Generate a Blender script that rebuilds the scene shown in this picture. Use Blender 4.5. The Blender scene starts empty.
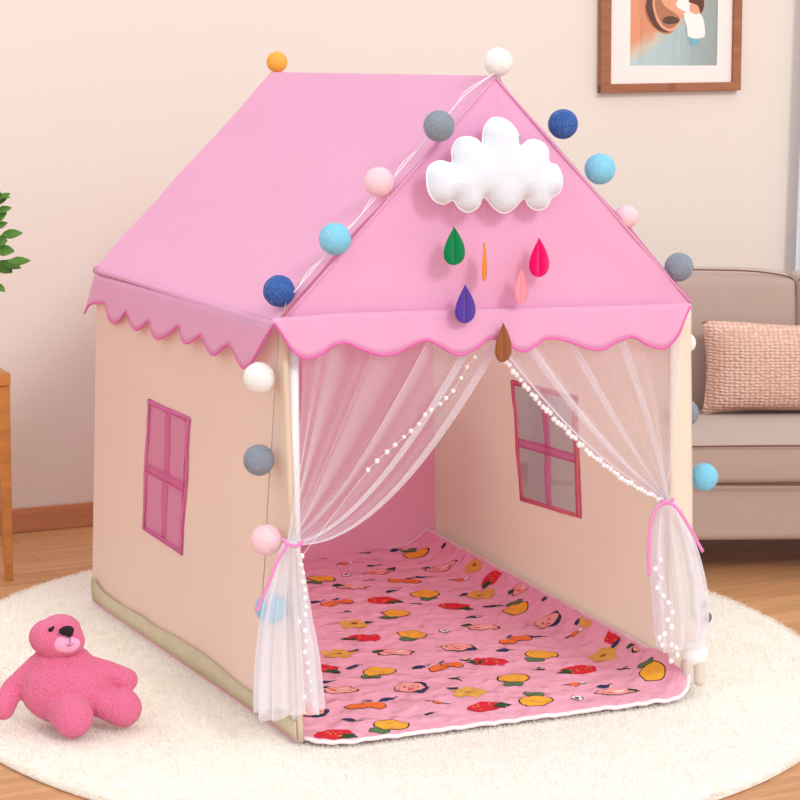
import bpy, bmesh, math, random
import numpy as np
from mathutils import Vector, Matrix
random.seed(7); rng = np.random.default_rng(5)
C = bpy.context.scene.collection
scene = bpy.context.scene
# ------------------------------------------------------------------ camera
F, YAW, PITCH, ROLL = 2.085, .429, .1706, -.009
CAM = Vector((-2.261, -4.380, 1.625))
fw = Vector((math.sin(YAW)*math.cos(PITCH), math.cos(YAW)*math.cos(PITCH), -math.sin(PITCH)))
_r = Vector((math.cos(YAW), -math.sin(YAW), 0)); _u = _r.cross(fw)
RT = _r*math.cos(ROLL)+_u*math.sin(ROLL); UP = -_r*math.sin(ROLL)+_u*math.cos(ROLL)
cd = bpy.data.cameras.new('camera'); co = bpy.data.objects.new('camera', cd); C.objects.link(co)
cd.sensor_width = 36; cd.lens = 36*F*1000/800; cd.clip_end = 60
m = Matrix((RT, UP, -fw)).transposed().to_4x4(); m.translation = CAM; co.matrix_world = m
scene.camera = co
def ray(px, py): return fw + RT*((px-400)/(F*1000)) - UP*((py-400)/(F*1000))
def on(px, py, n, d):
    n = Vector(n); D = ray(px, py); return CAM + D*((d-CAM.dot(n))/D.dot(n))
def onz(px, py, z=0): return on(px, py, (0,0,1), z)
def ony(px, py, y=0): return on(px, py, (0,1,0), y)
def onp(px, py, p0, nrm, off=0): n = Vector(nrm).normalized(); return on(px, py, n, Vector(p0).dot(n)+off)
def ondep(px, py, dep): return CAM + ray(px, py)*dep
def depth_of(p): return (Vector(p)-CAM).dot(fw)
# ------------------------------------------------------------------ helpers
def lin(c):
    return tuple([(x/255/12.92 if x/255 <= .04045 else ((x/255+.055)/1.055)**2.4) for x in c])+(1,)
def nodes(name):
    mt = bpy.data.materials.new(name); mt.use_nodes = True; nt = mt.node_tree
    return mt, nt, nt.nodes['Principled BSDF'], nt.nodes['Material Output']
def N(nt, t, **k):
    n = nt.nodes.new(t)
    for a, b in k.items():
        if a in n.inputs: n.inputs[a].default_value = b
        else: setattr(n, a, b)
    return n
def coords(nt, scale=(1,1,1), kind='Object', rot=(0,0,0)):
    tc = N(nt, 'ShaderNodeTexCoord'); mp = N(nt, 'ShaderNodeMapping')
    mp.inputs['Scale'].default_value = scale; mp.inputs['Rotation'].default_value = rot
    nt.links.new(tc.outputs[kind], mp.inputs['Vector']); return mp.outputs['Vector']
def mat(name, col, rough=.7, var=.05, nscale=8, bump=0, bscale=200, sheen=0, spec=.3, trans=0, metal=0, bump2=0, b2scale=6):
    mt, nt, b, out = nodes(name); v = coords(nt)
    c = lin(col)
    if var:
        ns = N(nt, 'ShaderNodeTexNoise', Scale=nscale, Detail=4.0); nt.links.new(v, ns.inputs['Vector'])
        mx = N(nt, 'ShaderNodeMix', data_type='RGBA'); mx.inputs[6].default_value = tuple([min(1,x*(1+var)) for x in c[:3]])+(1,)
        mx.inputs[7].default_value = tuple([x*(1-var) for x in c[:3]])+(1,)
        nt.links.new(ns.outputs['Fac'], mx.inputs[0]); nt.links.new(mx.outputs[2], b.inputs['Base Color']); colout = mx.outputs[2]
    else:
        b.inputs['Base Color'].default_value = c; colout = None
    b.inputs['Roughness'].default_value = rough; b.inputs['Specular IOR Level'].default_value = spec; b.inputs['Metallic'].default_value = metal
    b.inputs['Sheen Weight'].default_value = sheen
    nrm = None
    if bump2:
        n1 = N(nt, 'ShaderNodeTexNoise', Scale=b2scale, Detail=3.0); nt.links.new(v, n1.inputs['Vector'])
        bb = N(nt, 'ShaderNodeBump', Strength=bump2, Distance=.02); nt.links.new(n1.outputs['Fac'], bb.inputs['Height']); nrm = bb.outputs['Normal']
    if bump:
        n1 = N(nt, 'ShaderNodeTexNoise', Scale=bscale, Detail=3.0); nt.links.new(v, n1.inputs['Vector'])
        bb = N(nt, 'ShaderNodeBump', Strength=bump, Distance=.002); nt.links.new(n1.outputs['Fac'], bb.inputs['Height'])
        if nrm: nt.links.new(nrm, bb.inputs['Normal'])
        nrm = bb.outputs['Normal']
    if nrm: nt.links.new(nrm, b.inputs['Normal'])
    if trans:
        tr = N(nt, 'ShaderNodeBsdfTranslucent', Color=c)
        if colout: nt.links.new(colout, tr.inputs['Color'])
        ms = N(nt, 'ShaderNodeMixShader'); ms.inputs[0].default_value = trans
        nt.links.new(b.outputs[0], ms.inputs[1]); nt.links.new(tr.outputs[0], ms.inputs[2]); nt.links.new(ms.outputs[0], out.inputs['Surface'])
    return mt
def sheer(name, col, fac, edge=.35):
    mt, nt, b, out = nodes(name); nt.nodes.remove(b)
    df = N(nt, 'ShaderNodeBsdfDiffuse', Color=lin(col)); tl = N(nt, 'ShaderNodeBsdfTranslucent', Color=lin(col))
    m1 = N(nt, 'ShaderNodeMixShader'); m1.inputs[0].default_value = .45
    nt.links.new(df.outputs[0], m1.inputs[1]); nt.links.new(tl.outputs[0], m1.inputs[2])
    tp = N(nt, 'ShaderNodeBsdfTransparent'); m2 = N(nt, 'ShaderNodeMixShader')
    lw = N(nt, 'ShaderNodeLayerWeight', Blend=.45)           # a fine net is denser seen at a slant
    ma = N(nt, 'ShaderNodeMath', operation='MULTIPLY_ADD'); ma.inputs[1].default_value = edge; ma.inputs[2].default_value = fac; ma.use_clamp = True
    nt.links.new(lw.outputs['Facing'], ma.inputs[0]); nt.links.new(ma.outputs[0], m2.inputs[0])
    nt.links.new(tp.outputs[0], m2.inputs[1]); nt.links.new(m1.outputs[0], m2.inputs[2]); nt.links.new(m2.outputs[0], out.inputs['Surface'])
    return mt
def origin(p):
    o = Vector((0,0,0))
    while p is not None: o += p.location; p = p.parent
    return o
def obj(name, V, Fc, mats, parent=None, smooth=True, local=False, idx=None, loc=None):
    """one mesh object; vertices given in world space (local=True: in the parent's space)"""
    me = bpy.data.meshes.new(name)
    o0 = Vector((0,0,0)) if (local or parent is None) else origin(parent)
    if loc is not None: o0 = o0 + (Vector(loc) - o0)
    me.from_pydata([tuple(Vector(v)-o0) for v in V], [], [tuple(f) for f in Fc])
    for m_ in (mats if isinstance(mats, (list, tuple)) else [mats]): me.materials.append(m_)
    if idx is not None: me.polygons.foreach_set('material_index', idx)
    me.polygons.foreach_set('use_smooth', [smooth]*len(me.polygons)); me.update()
    o = bpy.data.objects.new(name, me); C.objects.link(o)
    if parent is not None: o.parent = parent
    if loc is not None: o.location = Vector(loc) - (origin(parent) if parent is not None else Vector((0,0,0)))
    return o
def tag(o, label=None, cat=None, group=None, kind=None):
    if label: o['label'] = label
    if cat: o['category'] = cat
    if group: o['group'] = group
    if kind: o['kind'] = kind
    return o
def thing(name, loc, label, cat, group=None, rz=0):
    o = bpy.data.objects.new(name, None); C.objects.link(o); o.location = loc; o.rotation_euler = (0,0,rz); o.empty_display_size = .05
    return tag(o, label, cat, group)
def solid(o, t, off=0):
    s = o.modifiers.new('solidify', 'SOLIDIFY'); s.thickness = t; s.offset = off; return o
def bevel(o, w, seg=3):
    b = o.modifiers.new('bevel', 'BEVEL'); b.width = w; b.segments = seg; b.limit_method = 'ANGLE'; return o
def subd(o, n=1):
    s = o.modifiers.new('sub', 'SUBSURF'); s.levels = n; s.render_levels = n; return o
class MB:
    def __init__(s): s.V=[]; s.F=[]; s.I=[]
    def add(s, V, Fc, i=0):
        b = len(s.V); s.V += [Vector(v) for v in V]; s.F += [[b+k for k in f] for f in Fc]; s.I += [i]*len(Fc); return s
    def box(s, x0,x1,y0,y1,z0,z1,i=0):
        return s.add([(x0,y0,z0),(x1,y0,z0),(x1,y1,z0),(x0,y1,z0),(x0,y0,z1),(x1,y0,z1),(x1,y1,z1),(x0,y1,z1)],
                     [(3,2,1,0),(4,5,6,7),(0,1,5,4),(1,2,6,5),(2,3,7,6),(3,0,4,7)], i)
    def tube(s, pts, r, n=8, i=0, cap=True, closed=False):
        pts = [Vector(p) for p in pts]; rs = r if isinstance(r, (list,tuple)) else [r]*len(pts); V=[]; Fc=[]
        up = None
        for k, p in enumerate(pts):
            a = pts[k-1] if (k > 0 or closed) else p; b = pts[(k+1) % len(pts)] if (k < len(pts)-1 or closed) else p
            t = (b-a).normalized()
            if up is None: up = t.orthogonal().normalized()
            up = (up - t*up.dot(t)).normalized(); w = t.cross(up)
            for j in range(n):
                an = 2*math.pi*j/n; V.append(p+(up*math.cos(an)+w*math.sin(an))*rs[k])
        L = len(pts)
        for k in range(L if closed else L-1):
            k2 = (k+1) % L
            for j in range(n): Fc.append((k*n+j, k*n+(j+1)%n, k2*n+(j+1)%n, k2*n+j))
        if cap and not closed: Fc += [tuple(range(n))[::-1], tuple((L-1)*n+j for j in range(n))]
        return s.add(V, Fc, i)
    def ell(s, c, rad, R=None, nu=24, nv=14, i=0):
        c = Vector(c); R = R or Matrix.Identity(3); V=[]; Fc=[]
        for a in range(1, nv):
            th = math.pi*a/nv
            for b in range(nu):
                ph = 2*math.pi*b/nu
                V.append(c+R@Vector((rad[0]*math.sin(th)*math.cos(ph), rad[1]*math.sin(th)*math.sin(ph), rad[2]*math.cos(th))))
        V += [c+R@Vector((0,0,rad[2])), c-R@Vector((0,0,rad[2]))]; T=len(V)-2
        for a in range(nv-2):
            for b in range(nu): Fc.append((a*nu+b, (a+1)*nu+b, (a+1)*nu+(b+1)%nu, a*nu+(b+1)%nu))
        for b in range(nu): Fc.append((T, b, (b+1)%nu)); Fc.append((T+1, (nv-2)*nu+(b+1)%nu, (nv-2)*nu+b))
        return s.add(V, Fc, i)
    def grid(s, f, nu, nv, i=0, skip=None):
        V=[f(a/nu, b/nv) for b in range(nv+1) for a in range(nu+1)]
        Fc=[(b*(nu+1)+a, b*(nu+1)+a+1, (b+1)*(nu+1)+a+1, (b+1)*(nu+1)+a) for b in range(nv) for a in range(nu) if not (skip and skip((a+.5)/nu,(b+.5)/nv))]
        return s.add(V, Fc, i)
    def build(s, name, mats, parent=None, **k):
        return obj(name, s.V, s.F, mats, parent, idx=s.I, **k)
def lerp(a, b, t): return a+(b-a)*t
def catmull(P, n=8, closed=False):
    P=[Vector(p) for p in P]; out=[]; L=len(P)
    for k in range(L if closed else L-1):
        g=lambda j: P[j % L] if closed else P[max(0,min(L-1,j))]
        a,b,c,d=g(k-1),g(k),g(k+1),g(k+2)
        for j in range(n):
            t=j/n; out.append(.5*((2*b)+(c-a)*t+(2*a-5*b+4*c-d)*t*t+(3*b-a-3*c+d)*t**3))
    if not closed: out.append(P[-1])
    return out
def wob(x, y, s=1.0):
    return (math.sin(3.1*x*s+1.3*y*s+.5)+math.sin(-2.3*x*s+4.1*y*s+2.1)*.7+math.sin(7.3*x*s+5.9*y*s)*.35)/2

# ------------------------------------------------------------------ materials
M = {}
M['pink'] = mat('pink_fabric', (244,188,224), .85, .02, 5, .15, 500, .1, .15, .30, bump2=.25, b2scale=5)
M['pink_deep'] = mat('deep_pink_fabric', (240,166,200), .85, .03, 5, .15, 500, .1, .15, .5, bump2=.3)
M['piping'] = mat('magenta_piping', (228,112,182), .7, .04, 30)
M['trim'] = mat('magenta_trim', (226,120,176), .8, .08, 40, trans=.15)
M['salmon'] = mat('salmon_trim', (230,132,140), .8, .06, 40)
M['peach'] = mat('peach_cotton', (243,228,210), .9, .02, 4, .12, 600, .1, .15, .38, bump2=.3, b2scale=4)
M['khaki'] = mat('khaki_hem', (204,190,162), .9, .12, 25, .2, 300)
M['cream'] = mat('cream_cotton', (243,230,214), .9, .02, 4, .1, 600, trans=.15, bump2=.2)
M['hempipe'] = mat('dusty_pink_piping', (214,150,160), .8, .05, 30)
M['pole'] = mat('white_pole', (246,248,252), .3, 0)
M['tulle'] = sheer('white_tulle', (248,248,255), .22, .62)
M['tulle2'] = sheer('white_tulle_gathered', (248,248,255), .44, .5)
M['pane_pink'] = sheer('pink_voile', (226,168,196), .5, .15)
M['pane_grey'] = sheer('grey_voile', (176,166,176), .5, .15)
M['pompom'] = mat('white_pompom', (252,248,252), .95, 0, bump=.5, bscale=600, trans=.1)
M['wire'] = mat('silver_wire', (176,166,160), .45, 0)
M['wire_white'] = mat('white_wire', (244,232,240), .45, 0)

# ------------------------------------------------------------------ room shell
FZ = -.025
def wood(name, c1, c2, seam, pw, pl, rot=0):
    mt, nt, b, out = nodes(name); v = coords(nt, rot=(0,0,rot))
    br = N(nt, 'ShaderNodeTexBrick'); br.offset = .37; br.inputs['Scale'].default_value = 1
    br.inputs['Brick Width'].default_value = pl; br.inputs['Row Height'].default_value = pw; br.inputs['Mortar Size'].default_value = .0011
    br.inputs['Mortar Smooth'].default_value = .5
    br.inputs['Color1'].default_value = lin(c1); br.inputs['Color2'].default_value = lin(c2); br.inputs['Mortar'].default_value = lin(seam)
    nt.links.new(v, br.inputs['Vector'])
    mp = N(nt, 'ShaderNodeMapping'); mp.inputs['Scale'].default_value = (2.2, 34, 34); nt.links.new(v, mp.inputs['Vector'])
    ns = N(nt, 'ShaderNodeTexNoise', Scale=1.0, Detail=6.0, Distortion=.8); nt.links.new(mp.outputs[0], ns.inputs['Vector'])
    cr = N(nt, 'ShaderNodeValToRGB'); cr.color_ramp.elements[0].position = .3; cr.color_ramp.elements[1].position = .72
    cr.color_ramp.elements[0].color = (.74,.70,.66,1); cr.color_ramp.elements[1].color = (1.08,1.06,1.04,1); nt.links.new(ns.outputs['Fac'], cr.inputs[0])
    mx = N(nt, 'ShaderNodeMix', data_type='RGBA', blend_type='MULTIPLY'); mx.inputs[0].default_value = 1
    nt.links.new(br.outputs['Color'], mx.inputs[6]); nt.links.new(cr.outputs[0], mx.inputs[7]); nt.links.new(mx.outputs[2], b.inputs['Base Color'])
    b.inputs['Roughness'].default_value = .42; b.inputs['Specular IOR Level'].default_value = .35
    return mt
M['floor'] = wood('oak_floor', (218,168,122), (206,152,106), (150,100,62), .13, 1.6)
M['wall'] = mat('cream_wall_paint', (227,217,209), .95, .012, 2, .25, 90)
M['skirt'] = wood('brown_skirting_wood', (206,146,112), (200,140,106), (190,130,100), .5, 5)
a = onz(10,533,FZ); b = onz(88,525.5,FZ); wd = (b-a).normalized(); wn = Vector((-wd.y, wd.x, 0))
def wl(s, off=0, z=0): p = a+wd*s+wn*off; return Vector((p.x, p.y, z))
MB().add([(-5,-5.5,FZ),(6,-5.5,FZ),(6,3.0,FZ),(-5,3.0,FZ),(-5,-5.5,FZ-.05),(6,-5.5,FZ-.05),(6,3.0,FZ-.05),(-5,3.0,FZ-.05)],
         [(0,1,2,3),(7,6,5,4)]).build('floor', M['floor'], smooth=False)['kind'] = 'structure'
def wallbox(s0,s1,o0,o1,z0,z1):
    P=[wl(s0,o0),wl(s1,o0),wl(s1,o1),wl(s0,o1)]
    V=[Vector((p.x,p.y,z0)) for p in P]+[Vector((p.x,p.y,z1)) for p in P]
    return MB().add(V, [(3,2,1,0),(4,5,6,7),(0,1,5,4),(1,2,6,5),(2,3,7,6),(3,0,4,7)])
wallbox(-4.2,5.6,0,.12,FZ,2.7).build('wall_back', M['wall'], smooth=False)['kind'] = 'structure'
bevel(wallbox(-4.2,5.6,-.016,0,FZ,FZ+.085).build('baseboard_back', M['skirt'], smooth=False), .004)['kind'] = 'structure'

# ------------------------------------------------------------------ round rug
th_in=[(2,602),(30,586),(90,570),(708,590),(740,603),(770,619),(798,638),(2,757),(40,776),(90,797),(798,757),(770,775),(740,790),(712,799)]
RC = Vector((-.10,.555,0))
Q = [onz(x,y,-.012)-RC for x,y in th_in]
A_=np.array([[1,math.cos(t),math.sin(t),math.cos(2*t),math.sin(2*t)] for t in [math.atan2(q.y,q.x) for q in Q]]); r_=np.array([q.to_2d().length for q in Q])
W_ = np.linalg.lstsq(A_.T@A_+np.diag([0,.3,.3,.3,.3]), A_.T@r_, rcond=None)[0]
def RR(t): return W_[0]+W_[1]*math.cos(t)+W_[2]*math.sin(t)+W_[3]*math.cos(2*t)+W_[4]*math.sin(2*t)
M['rug'] = mat('cream_shag', (250,247,241), .95, .02, 3, .5, 160, .3, .1, bump2=.25, b2scale=22)
M['pile'] = mat('cream_pile', (252,249,243), .95, .02, 20, sheen=.2, spec=.1, trans=.5)
rug = thing('round_rug', (RC.x,RC.y,FZ), 'large round cream shaggy rug under the tent and bear', 'rug')
mb = MB(); nth=180; prof=[(0,-.009),(.5,-.009),(.9,-.009),(.975,-.010),(.993,-.014),(1,-.02),(.995,FZ+.0005)]
V=[]; Fc=[]
for k,(s,z) in enumerate(prof):
    for j in range(nth):
        t=2*math.pi*j/nth; r=RR(t)*s; V.append((RC.x+r*math.cos(t), RC.y+r*math.sin(t), z))
for k in range(1,len(prof)-1):
    for j in range(nth): Fc.append((k*nth+j,(k+1)*nth+j,(k+1)*nth+(j+1)%nth,k*nth+(j+1)%nth))
c0=len(V); V.append((RC.x,RC.y,-.009))
for j in range(nth): Fc.append((c0, nth+j, nth+(j+1)%nth))
mb.add(V,Fc).build('rug_base', M['rug'], rug)
n1=190000; n2=26000
t=rng.uniform(0,2*math.pi,n1+n2); Rt=np.vectorize(RR)(t)
rad=np.concatenate([np.sqrt(rng.uniform(0,1,n1))*.99, rng.uniform(.972,1.003,n2)])*Rt
X=RC.x+rad*np.cos(t); Y=RC.y+rad*np.sin(t)
keep=~((X>-.55)&(X<.50)&(Y>.0)&(Y<1.5)); X=X[keep];Y=Y[keep];t=t[keep];edge=(rad/Rt)[keep]; n=len(X)
out=np.clip((edge-.95)/.05,0,1)
az=rng.uniform(0,2*math.pi,n); le=rng.uniform(.35,1,n)
clump=np.sin(X*41+np.sin(Y*23)*2)*np.cos(Y*37+np.sin(X*19)*2)
dx=np.cos(az)*.007*le+np.cos(t)*out*.012*le+.004*clump; dy=np.sin(az)*.007*le+np.sin(t)*out*.012*le-.004*clump; hz=.0085+.004*rng.uniform(-1,1,n)+.0012*clump-.006*out
bz=np.where(out>.5,-.0135,-.0105); wv=rng.uniform(.0012,.0026,n)
nx=-np.sin(az)*wv; ny=np.cos(az)*wv
P=np.empty((n,3,3)); P[:,0]=np.c_[X-nx,Y-ny,bz];P[:,1]=np.c_[X+nx,Y+ny,bz];P[:,2]=np.c_[X+dx,Y+dy,bz+hz]
P=P.reshape(-1,3)-np.array([RC.x,RC.y,FZ])
me=bpy.data.meshes.new('pile'); me.vertices.add(3*n); me.vertices.foreach_set('co',P.ravel()); me.loops.add(3*n); me.loops.foreach_set('vertex_index',np.arange(3*n,dtype=np.int32))
me.polygons.add(n); me.polygons.foreach_set('loop_start',np.arange(0,3*n,3,dtype=np.int32)); me.update(calc_edges=True); me.materials.append(M['pile'])
o=bpy.data.objects.new('pile',me); C.objects.link(o); o.parent=rug; o['kind']='stuff'

# ------------------------------------------------------------------ play tent
HE=.985
FLb=onz(298,742,0); FRb=onz(692,687,0); BLb=onz(92,600,0); BRb=onz(436,546,0)
FLt=ony(281,322,FLb.y); FRt=ony(690,303,FRb.y); FA=ony(494,77,(FLb.y+FRb.y)/2)
BLt=ony(97,269,BLb.y); BA=ony(272,73,BLb.y+.02)
BRt=Vector((FRt.x+.05, BRb.y, FRt.z)); BRt=on(432,300,(0,1,0),BRb.y); BRt.z=(FRt.z+BLt.z)/2
tent=thing('play_tent', ((FLb.x+FRb.x)/2,(FLb.y+BRb.y)/2,0), 'pink roofed peach cotton kids play house tent with tied tulle curtains', 'play tent')
def patch(Pbl,Pbr,Ptl,Ptr,amp=0,sc=5,bulge=0):
    n=(Pbr-Pbl).cross(Ptl-Pbl).normalized()
    def f(u,v):
        p=lerp(lerp(Pbl,Pbr,u),lerp(Ptl,Ptr,u),v); e=min(1,8*min(u,1-u,v,1-v)) if min(u,1-u,v,1-v)>0 else 0
        return p+n*(amp*wob(u,v,sc)*e+bulge*16*u*(1-u)*v*(1-v))
    return f
def split_patch(f, us, vs, hole, name, m, parent, th=.003):
    V=[f(u,v) for v in vs for u in us]; nu=len(us); Fc=[]
    for b in range(len(vs)-1):
        for a_ in range(nu-1):
            uc=(us[a_]+us[a_+1])/2; vc=(vs[b]+vs[b+1])/2
            if hole and hole[0]<uc<hole[1] and hole[2]<vc<hole[3]: continue
            Fc.append((b*nu+a_, b*nu+a_+1, (b+1)*nu+a_+1, (b+1)*nu+a_))
    return solid(obj(name, V, Fc, m, parent), th)
def lines(a,b,n0,n1,n2): return [a*k/n0 for k in range(n0)]+[a+(b-a)*k/n1 for k in range(n1)]+[b+(1-b)*k/n2 for k in range(n2+1)]
def uvof(p,Pbl,Pbr,Ptl): 
    u=(p-Pbl).dot(Pbr-Pbl)/(Pbr-Pbl).length_squared; return u,(p-Pbl).dot(Ptl-Pbl)/(Ptl-Pbl).length_squared
# left wall with its window opening
def wall_with_window(Pbl,Pbr,Ptl,Ptr,quad,nm_frame,pane,trimm,salm,side,n_out, mull_w):
    nrm=(Pbr-Pbl).cross(Ptl-Pbl).normalized()
    if nrm.dot(n_out)<0: nrm=-nrm
    flat=patch(Pbl,Pbr,Ptl,Ptr,0); W=[]; uv=[]
    for x,y in quad:                                   # TL TR BR BL: where the sight line meets the wall sheet
        u,v=uvof(onp(x,y,Pbl,nrm,0),Pbl,Pbr,Ptl)
        for _ in range(12):
            n_=(flat(u+.01,v)-flat(u-.01,v)).cross(flat(u,v+.01)-flat(u,v-.01)).normalized(); p=onp(x,y,flat(u,v),n_)
            d=p-flat(u,v); u+=d.dot(Pbr-Pbl)/(Pbr-Pbl).length_squared; v+=d.dot(Ptl-Pbl)/(Ptl-Pbl).length_squared
        W.append(flat(u,v)); uv.append((u,v))
    cen=sum(uv[k][0] for k in range(4))/4, sum(uv[k][1] for k in range(4))/4
    srt=sorted(uv,key=lambda p:p[1]); lo=sorted(srt[:2]); hi=sorted(srt[2:]); sh=lambda p:(lerp(p[0],cen[0],.05),lerp(p[1],cen[1],.03))
    lo=[sh(p) for p in lo]; hi=[sh(p) for p in hi]
    G=[[(0,0),(lo[0][0],0),(lo[1][0],0),(1,0)],[(0,lo[0][1]),lo[0],lo[1],(1,lo[1][1])],[(0,hi[0][1]),hi[0],hi[1],(1,hi[1][1])],[(0,1),(hi[0][0],1),(hi[1][0],1),(1,1)]]
    pf_=patch(Pbl,Pbr,Ptl,Ptr,.004,6)
    def gmap(u,v):
        i=min(2,int(u*3)); j=min(2,int(v*3)); a_=u*3-i; b_=v*3-j
        x=lambda k:(G[j][i][k]*(1-a_)+G[j][i+1][k]*a_)*(1-b_)+(G[j+1][i][k]*(1-a_)+G[j+1][i+1][k]*a_)*b_
        return pf_(x(0),x(1))
    w9=MB().grid(gmap,27,27,skip=lambda u,v:1/3<u<2/3 and 1/3<v<2/3); wp=w9.build('wall_panel',M['peach'],tent)
    TL,TR,BR,BL=W
    U=[Vector(p) for p in uv]; qq=lambda u,v: lerp(lerp(U[0],U[1],u),lerp(U[3],U[2],u),v)
    q=lambda u,v: pf_(*qq(u,v))+nrm*.003
    tw=.05; th_=.03
    fr=MB()
    def strip(u0,u1,v0,v1,off,i=0,nu=6,nv=6):
        fr.grid(lambda s,t_: q(lerp(u0,u1,s),lerp(v0,v1,t_))+nrm*(off+.0015*wob(s*2+u0,t_*2+v0,4)), nu, nv, i)
    strip(0,1,0,th_,0,nu=12,nv=1); strip(0,1,1-th_,1,0,nu=12,nv=1); strip(0,tw,0,1,.0015,nu=1,nv=12); strip(1-tw,1,0,1,.0015,nu=1,nv=12)
    frame=solid(fr.build('window_frame',trimm,tent),.003)
    pn=MB().grid(lambda s,t_: q(lerp(.02,.98,s),lerp(.015,.985,t_))-nrm*.002,6,10).build('window_screen',pane,frame)
    fr=MB(); strip(.5-mull_w,.5+mull_w,.03,.97,-.0005,nu=2,nv=10); solid(fr.build('vertical_bar',M['bar'],frame),.002)
    fr=MB(); strip(.04,.96,.475,.545,.0012,nu=8,nv=2); solid(fr.build('horizontal_bar',M['bar'],frame),.002)
    sm=MB()
    for v in (.475,.545): sm.tube([q(.04+.92*k/10,v)+nrm*.0035 for k in range(11)],.0012,5)
    for (p0,p1) in ((q(tw,th_),q(1-tw,th_)),(q(1-tw,th_),q(1-tw,1-th_)),(q(1-tw,1-th_),q(tw,1-th_)),(q(tw,1-th_),q(tw,th_))): sm.tube([p0+nrm*.003,p1+nrm*.003],.0016,5)
    for (p0,p1) in ((TL,TR),(TR,BR),(BR,BL),(BL,TL)): sm.tube([p0+nrm*.002,p1+nrm*.002],.002,5)
    sm.build('seam',salm,frame)
    return nrm,frame
M['bar']=sheer('pink_bar_voile',(236,146,194),.55,.15)
LN,_=wall_with_window(FLb,BLb,FLt,BLt,[(150,399),(190.5,418),(183,555),(144,529)],'',M['pane_pink'],M['trim'],M['trim'],-1,Vector((-1,0,0)),.06)
# right wall seen from inside
IRb=FRb+Vector((-.03,.01,0)); IRt=FRt+Vector((-.045,.01,0))
RN,_=wall_with_window(IRb,BRb,IRt,BRt,[(513,380),(578,397),(582,518),(521,500)],'',M['pane_grey'],M['salmon'],M['trim'],1,Vector((-1,0,0)),.045)
# back wall, pink inside
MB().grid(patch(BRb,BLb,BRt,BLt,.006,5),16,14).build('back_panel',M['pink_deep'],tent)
# front stiles beside the door
stile=MB(); w=onp(669,500,FRb,(0,1,0)).x
stile.grid(lambda u,v: lerp(lerp(Vector((w,FRb.y-.006,.085)),Vector((FRb.x,FRb.y-.004,.02)),u),lerp(Vector((w-.008,FRt.y-.006,FRt.z)),Vector((FRt.x,FRt.y-.004,FRt.z)),u),v)+Vector((0,-.002*wob(u,v,7)-.005*math.sin(math.pi*u),0)),6,16)
solid(stile.build('front_stile',M['cream'],tent),.003)
stile=MB(); x1=ony(287.5,430,FLb.y).x-ony(281.5,430,FLb.y).x
stile.grid(lambda u,v: lerp(FLb,FLt,v)+Vector((u*x1-.002,-.004-.003*math.sin(math.pi*u),0)),3,16)
solid(stile.build('front_stile',M['peach'],tent),.003)
# poles
def pole(p0,p1,r=.0105): return MB().tube([p0,p1],r,16).build('pole',M['pole'],tent)
pb=ony(297,735,FLb.y+.014); pt=ony(293,330,FLb.y+.014); pole(Vector((pb.x,pb.y,.003)),pt,.0125)
pb=ony(665,690,FRb.y+.012); pole(Vector((FRb.x-.012,FRb.y+.012,.003)),Vector((FRt.x-.012,FRb.y+.012,FRt.z)))
# roof
def roofpatch(E0,E1,A1,A0,name):   # eave front, eave back, apex back, apex front
    n=(E1-E0).cross(A0-E0).normalized()
    if n.z<0: n=-n
    g=MB(); g.grid(lambda u,v: lerp(lerp(E0,E1,u),lerp(A0,A1,u),v)+n*(.004+.004*wob(u,v,4)*min(1,10*v*(1-v)) - .012*math.sin(math.pi*u)*math.sin(math.pi*v)) ,28,22)
    return g.build(name,M['pink'],tent)
ov=Vector((0,-.008,0))
E0=FLt+Vector((-.012,0,0))+ov; E1=BLt+Vector((.002,0,.004))
roofpatch(E0,E1,BA,FA+ov,'roof_panel')
roofpatch(FRt+Vector((.002,0,0))+ov,BRt+Vector((.004,0,0)),BA,FA+ov,'roof_panel')
# rolled eave edge
g=MB()
def eave(u,v):
    an=math.pi*v*.9; p=lerp(E0,E1,u); r=.012+.003*math.sin(5*u+1)
    return p+Vector((-.012*math.sin(an)-.002,0,-r*(1-math.cos(an))+.004))
g.grid(eave,24,6); solid(g.build('eave_fold',M['pink'],tent),.003)
# gable
yg=FA.y
g=MB(); gl=FLt+Vector((.004,-.004,0)); gr=FRt+Vector((0,-.004,0)); ga=FA+Vector((0,-.004,0))
nn=22; V=[];Fc=[]
for b_ in range(nn+1):
    v=b_/nn; L=lerp(gl,ga,v); Rr=lerp(gr,ga,v)
    for a_ in range(nn+1): u=a_/nn; V.append(lerp(L,Rr,u)+Vector((0,-.004*wob(u,v,4)*min(1,8*v*(1-v)),0)))
for b_ in range(nn):
    for a_ in range(nn): k=b_*(nn+1)+a_; Fc.append((k,k+1,k+nn+2,k+nn+1))
obj('gable_panel',V,Fc,M['pink'],tent)
gb=[BLt,BRt,BA]; obj('back_gable',[p+Vector((0,.004,0)) for p in gb],[(0,1,2)],M['pink_deep'],tent)
g=MB(); g.tube([lerp(FLt,FA,k/12)+Vector((0,-.006,0)) for k in range(13)],.004,8); g.tube([lerp(FRt,FA,k/12)+Vector((0,-.006,0)) for k in range(13)],.003,8)
g.build('gable_seam',M['pink'],tent)
NF=Vector((FRb.y-FLb.y,-(FRb.x-FLb.x),0)).normalized()
def fp(px,py,off=0): return onp(px,py,FLb,NF,off)
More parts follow.
